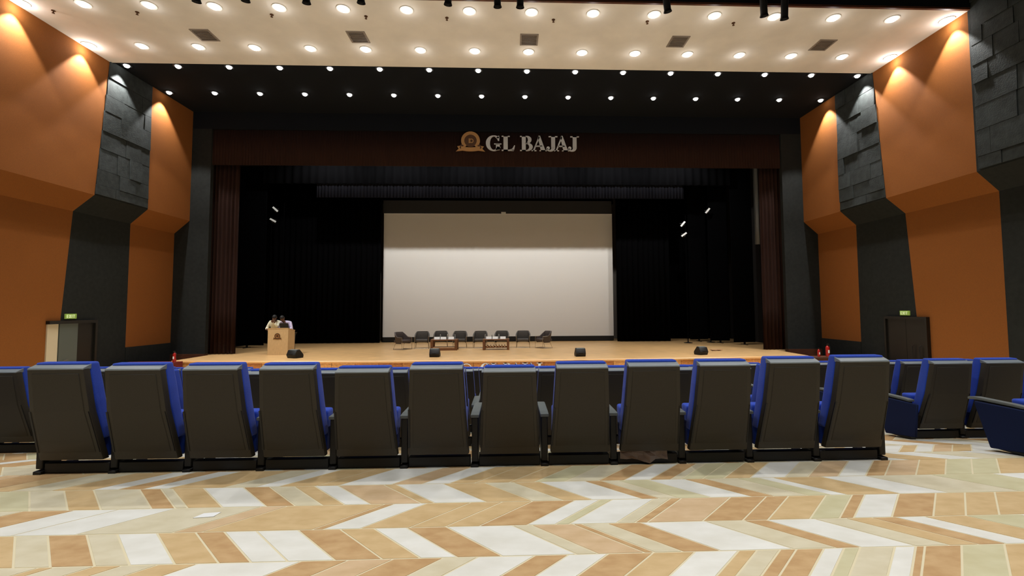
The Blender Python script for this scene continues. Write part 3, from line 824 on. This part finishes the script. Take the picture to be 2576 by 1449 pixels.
# side lights backstage on vertical booms
def boom(x, y, z1, lab):
    t = thing('light_boom', (x, y, ZS), lab, 'light stand')
    MB().tube([(0,0,0),(0,0,z1-ZS)], .025, 8).build('pole', m_black, t)
    MB().lathe([(.22,0),(.22,.02),(.04,.05),(.03,.1)], 14).build('base', m_blackp, t)
boom(-11.75, 24.35, 7.0, 'black vertical pole carrying lights by the left wing')
boom(9.5, 24.3, 6.4, 'black vertical pole carrying lights right of the screen')
boom(10.85, 24.6, 7.0, 'black vertical pole carrying a light among the right flats')
def side_light(x, y, z, a, lab):
    t = thing('side_light', (x, y, z), lab, 'stage light', group='backstage side lights')
    t.rotation_euler = (R(-20), R(a), 0)
    MB().lathe([(.05,.18),(.09,.16),(.1,-.05),(.09,-.06)], 12, axis='y').build('housing', m_blackp, t, smooth='auto')
    box('barn_door', m_white, t, -.17,.17,-.1,-.09,-.045,.045)
    box('clamp', m_blackp, t, -.02,.02,.05,.12,.08,.16)
side_light(-12.02, 24.0, 6.55, 42, 'white-edged stage light high at the left wing, upper one')
side_light(-12.12, 24.0, 5.97, 30, 'white-edged stage light high at the left wing, lower one')
side_light(9.24, 24.0, 5.83, -50, 'white-edged stage light right of the screen, upper one')
side_light(9.28, 24.0, 5.26, -35, 'white-edged stage light right of the screen, lower one')
side_light(10.5, 23.8, 6.5, -50, 'white-edged stage light near the right wing flats')

# ------------------------------------------------------------------ side stairs, extinguishers
def stairs(x0, x1, lab, m):
    t = thing('side_stairs', ((x0+x1)/2, 17.0, -1.19), lab, 'stairs')
    h = (x1-x0)/2
    for i in range(4):
        box('step', m, t, -h, h, -.9+i*.32, -.9+(i+1)*.32 if i < 3 else .54, 0, .185*(i+1), .006, 1)
stairs(-13.9, -12.0, 'red carpeted stairs at the left end of the stage', m_redcar)
stairs(11.35, 13.5, 'dark wood stairs at the right end of the stage', m_brownw)
def extinguisher(x, y, z, s, lab):
    t = thing('fire_extinguisher', (x, y, z), lab, 'fire extinguisher', group='fire extinguishers by the stage')
    MB().lathe([(.06*s,0),(.075*s,.01),(.075*s,.36*s),(.06*s,.42*s),(.025*s,.45*s),(.025*s,.47*s)], 14).build('cylinder', m_red, t, smooth='auto')
    box('label_plate', m_paper, t, -.03*s,.03*s,-.078*s,-.07*s,.15*s,.28*s)
    mb = MB(); mb.box(-.02*s,.02*s,-.02*s,.02*s,.46*s,.5*s); mb.box(-.015*s,.015*s,-.12*s,.03*s,.5*s,.515*s); mb.box(-.012*s,.012*s,-.1*s,.03*s,.525*s,.54*s); mb.build('valve', m_leg, t)
    MB().tube([(.02*s,-.02*s,.48*s),(.1*s,-.03*s,.42*s),(.1*s,-.03*s,.15*s)], .01*s, 6).build('hose', m_leg, t)
extinguisher(-12.1, 17.25, -.45, .75, 'red fire extinguisher on the left stage stairs')
extinguisher(11.7, 17.15, -.45, .62, 'red fire extinguisher on the right stairs, nearer the stage')
extinguisher(12.08, 17.2, -.45, .9, 'taller red fire extinguisher on the right stairs, nearer the wall')

# ------------------------------------------------------------------ small loose things
MB().prism([(-2.2,3.37,.001),(-2.07,3.385,.001),(-2.06,3.455,.001),(-2.17,3.44,.001)], (0,0,.004)).build('paper_slip', m_paper)
tag(bpy.data.objects['paper_slip'], 'white paper slip lying on the tiled floor', 'paper')
p = MB().prism([(-1.06,6.42,0),(-.78,6.45,0),(-.75,6.62,0),(-1.01,6.6,0)], (0,0,.006)).build('paper_sheet', m_paper)
p.location.z = .685
tag(p, 'white paper sheet lying on a blue chair top in the middle', 'paper')
# torn wrapping under the ninth chair
rw = random.Random(4); vs = []; fs = []
for i in range(9):
    for j in range(4):
        vs.append((1.02+i*.055, 4.3+.012*math.sin(i*1.7+j)+rw.uniform(-.006,.006), .155-j*.035-(.03 if i in (4,5) and j == 3 else 0)+rw.uniform(-.008,.008)))
for i in range(8):
    for j in range(3): fs.append((i*4+j, (i+1)*4+j, (i+1)*4+j+1, i*4+j+1))
wv = MB().add(vs, fs).build('plastic_wrap', m_wrap, fix=False)
md = wv.modifiers.new('thickness', 'SOLIDIFY'); md.thickness = .002
tag(wv, 'torn brown plastic wrap hanging under the ninth chair of the nearest row', 'wrapping')

# ------------------------------------------------------------------ people
def skin_body(name, joints, edges, m, parent, sub=2, root=0):
    me = bpy.data.meshes.new(name)
    keys = list(joints); idx = {k: i for i, k in enumerate(keys)}
    me.from_pydata([joints[k][0] for k in keys], [(idx[a], idx[b]) for a, b in edges], [])
    o = bpy.data.objects.new(name, me); C.objects.link(o); o.parent = parent
    md = o.modifiers.new('skin', 'SKIN'); md.use_smooth_shade = True
    for i, k in enumerate(keys):
        r = joints[k][1]; sv = me.skin_vertices[0].data[i]
        sv.radius = r if isinstance(r, tuple) else (r, r); sv.use_root = (i == root)
    s = o.modifiers.new('sub', 'SUBSURF'); s.levels = sub; s.render_levels = sub
    me.materials.append(m)
    return o
def person(loc, rz, label, shirt, J, hair_tilt, arms):
    """J: joint positions, local, front = -y"""
    t = thing('person', loc, label, 'person', rz=rz)
    j = {k: (Vector(v[0]), v[1]) for k, v in J.items()}
    E = [('pelvis','belly'),('belly','chest'),('chest','neck'),('neck','skull0'),('skull0','skull1'),('skull1','crown'),
         ('chest','sh_l'),('sh_l','el_l'),('el_l','wr_l'),('wr_l','hand_l'),('chest','sh_r'),('sh_r','el_r'),('el_r','wr_r'),('wr_r','hand_r'),
         ('pelvis','hip_l'),('hip_l','kn_l'),('kn_l','an_l'),('an_l','toe_l'),('pelvis','hip_r'),('hip_r','kn_r'),('kn_r','an_r'),('an_r','toe_r')]
    b = skin_body('body', j, E, m_skin, t)
    def grow(keys, d): return {k: (j[k][0], tuple(x+d for x in (j[k][1] if isinstance(j[k][1], tuple) else (j[k][1],)*2))) for k in keys}
    sk = grow(['pelvis','belly','chest','sh_l','el_l','sh_r','el_r'], .018)
    for s in 'lr': sk['cuff_'+s] = (j['el_'+s][0].lerp(j['wr_'+s][0], .8), (.052,.052))
    sk['collar'] = (j['chest'][0].lerp(j['neck'][0], .8), (.078,.078))
    skin_body('shirt', sk, [('pelvis','belly'),('belly','chest'),('chest','collar'),('chest','sh_l'),('sh_l','el_l'),('el_l','cuff_l'),('chest','sh_r'),('sh_r','el_r'),('el_r','cuff_r')], shirt, t)
    tr = grow(['pelvis','hip_l','kn_l','hip_r','kn_r'], .014)
    for s in 'lr': tr['hem_'+s] = (j['an_'+s][0]+Vector((0,0,.02)), (.066,.066))
    skin_body('trousers', tr, [('pelvis','hip_l'),('hip_l','kn_l'),('kn_l','hem_l'),('pelvis','hip_r'),('hip_r','kn_r'),('kn_r','hem_r')], m_trous, t)
    for s in 'lr':
        a = j['an_'+s][0]
        MB().loft([[(a.x-.045,a.y+.07,z),(a.x+.045,a.y+.07,z),(a.x+.05,a.y-.17*k,z),(a.x-.05,a.y-.17*k,z)] for z, k in ((0,1),(.05,.95),(.095,.3))]).build('shoe', m_shoe, t, .012, 2)
        # fingers and thumb
        h = j['hand_'+s][0]; d = (h-j['wr_'+s][0]).normalized()
        sx = d.cross(Vector((0,0,1))).normalized()
        if sx.length < .1: sx = Vector((1,0,0))
        dn = d.cross(sx).normalized(); dn = dn if dn.z < 0 else -dn
        mb = MB()
        for q, L in zip((-1.5,-.5,.5,1.5), (.06,.075,.08,.07)):
            p0 = h+sx*q*.019; p1 = p0+d*L*.5+dn*.008; p2 = p1+d*L*.4+dn*.025
            mb.tube([p0, p1, p2], [.01,.0095,.0075], 6)
        sd = 1 if s == 'l' else -1
        p0 = h-d*.03+sx*.03*sd; mb.tube([p0, p0+sx*.03*sd+d*.02, p0+sx*.04*sd+d*.05], [.012,.011,.008], 6)
        mb.build('hand_fingers', m_skin, t, smooth=True)
    # face and hair
    c = j['skull1'][0]; up = (j['crown'][0]-j['skull0'][0]).normalized(); fwd = Vector((0,-1,0)); fwd = (fwd-up*fwd.dot(up)).normalized(); side = up.cross(fwd)
    P = lambda a, b_, d_: c+side*a+fwd*b_+up*d_
    mb = MB(); mb.add([P(-.016,.09,-.035),P(.016,.09,-.035),P(0,.122,-.03),P(0,.092,.02)], [(0,1,2),(0,2,3),(1,3,2),(0,3,1)]); mb.build('nose', m_skin, t)
    mb = MB()
    for s in (-1,1): mb.add([P(s*.035-.014,.088,.018),P(s*.035+.014,.088,.018),P(s*.035+.014,.094,.03),P(s*.035-.014,.094,.03)], [(0,1,2,3)])
    mb.build('eyes', m_hair, t)
    mb = MB(); mb.add([P(-.024,.09,-.062),P(.024,.09,-.062),P(.024,.092,-.07),P(-.024,.092,-.07)], [(0,1,2,3)]); mb.build('mouth', m_goldd, t)
    for s in (-1,1):
        mb = MB(); mb.tube([P(s*.083,.0,-.03),P(s*.092,-.01,0),P(s*.086,-.005,.03)], [.008,.013,.009], 6); mb.build('ear', m_skin, t, smooth=True)
    rings = []
    for k in range(7):
        el = R(-5+90*k/6.2); rr = .104*math.cos(el)+.002
        rings.append([P(rr*.86*math.cos(2*math.pi*i/14), rr*1.05*math.sin(2*math.pi*i/14)-.012, .02+.112*math.sin(el) - (.03 if math.sin(2*math.pi*i/14) < -.2 and k == 0 else 0)) for i in range(14)])
    MB().loft(rings).build('hair', m_hair, t, smooth=True)
    return t
def base_pose(lean_f, lean_s, ht):
    # a figure bent forward over the lectern; ht = hip height
    hip = Vector((0,0,ht))
    bel = hip+Vector((lean_s*.35, -lean_f*.4, .17)); ch = bel+Vector((lean_s*.65, -lean_f*.75, .22))
    nk = ch+Vector((lean_s*.3, -lean_f*.55, .14)); s0 = nk+Vector((lean_s*.2,-.035,.05)); s1 = s0+Vector((lean_s*.1,-.03,.06)); cw = s1+Vector((0,-.012,.075))
    J = {'pelvis':(hip,(.155,.115)),'belly':(bel,(.145,.11)),'chest':(ch,(.165,.115)),'neck':(nk,.055),'skull0':(s0,.072),'skull1':(s1,(.084,.095)),'crown':(cw,(.058,.066)),
         'hip_l':(hip+Vector((.1,0,-.06)),.095),'kn_l':(Vector((.11,-.02,.48)),.062),'an_l':(Vector((.11,.02,.09)),.045),'toe_l':(Vector((.12,-.13,.04)),.035),
         'hip_r':(hip+Vector((-.1,0,-.06)),.095),'kn_r':(Vector((-.11,-.02,.48)),.062),'an_r':(Vector((-.11,.02,.09)),.045),'toe_r':(Vector((-.12,-.13,.04)),.035)}
    J['sh_l'] = (ch+Vector((.19,0,.06)),.062); J['sh_r'] = (ch+Vector((-.19,0,.06)),.062)
    return J
# left figure: front (-y) towards the hall; leans to the laptop, one arm on the lectern, other hand to the face
J = base_pose(.22, .12, .89)
c_ = J['chest'][0]; s1 = J['skull1'][0]
J['el_r'] = (c_+Vector((-.30,-.04,-.20)),.046); J['wr_r'] = (c_+Vector((-.22,-.26,-.235)),.03); J['hand_r'] = (c_+Vector((-.14,-.31,-.245)),(.035,.02))
J['el_l'] = (c_+Vector((.20,-.22,-.13)),.046); J['wr_l'] = (Vector((s1.x+.05, s1.y-.13, s1.z-.16)),.03); J['hand_l'] = (Vector((s1.x+.03, s1.y-.12, s1.z-.09)),(.035,.02))
person((-10.14, 20.42, ZS), R(0), 'person in cream shirt bending over the lectern, hand raised to the face', m_shirt1, J, 0, None)
J = base_pose(.26, -.08, .86)
c_ = J['chest'][0]
J['el_l'] = (c_+Vector((.29,-.05,-.2)),.046); J['wr_l'] = (c_+Vector((.12,-.27,-.225)),.03); J['hand_l'] = (c_+Vector((.03,-.31,-.23)),(.035,.02))
J['el_r'] = (c_+Vector((-.25,-.1,-.2)),.046); J['wr_r'] = (c_+Vector((-.12,-.28,-.22)),.03); J['hand_r'] = (c_+Vector((-.04,-.33,-.225)),(.035,.02))
person((-9.46, 20.45, ZS), R(-3), 'person in lavender shirt leaning on the right side of the lectern, head bowed', m_shirt2, J, 0, None)
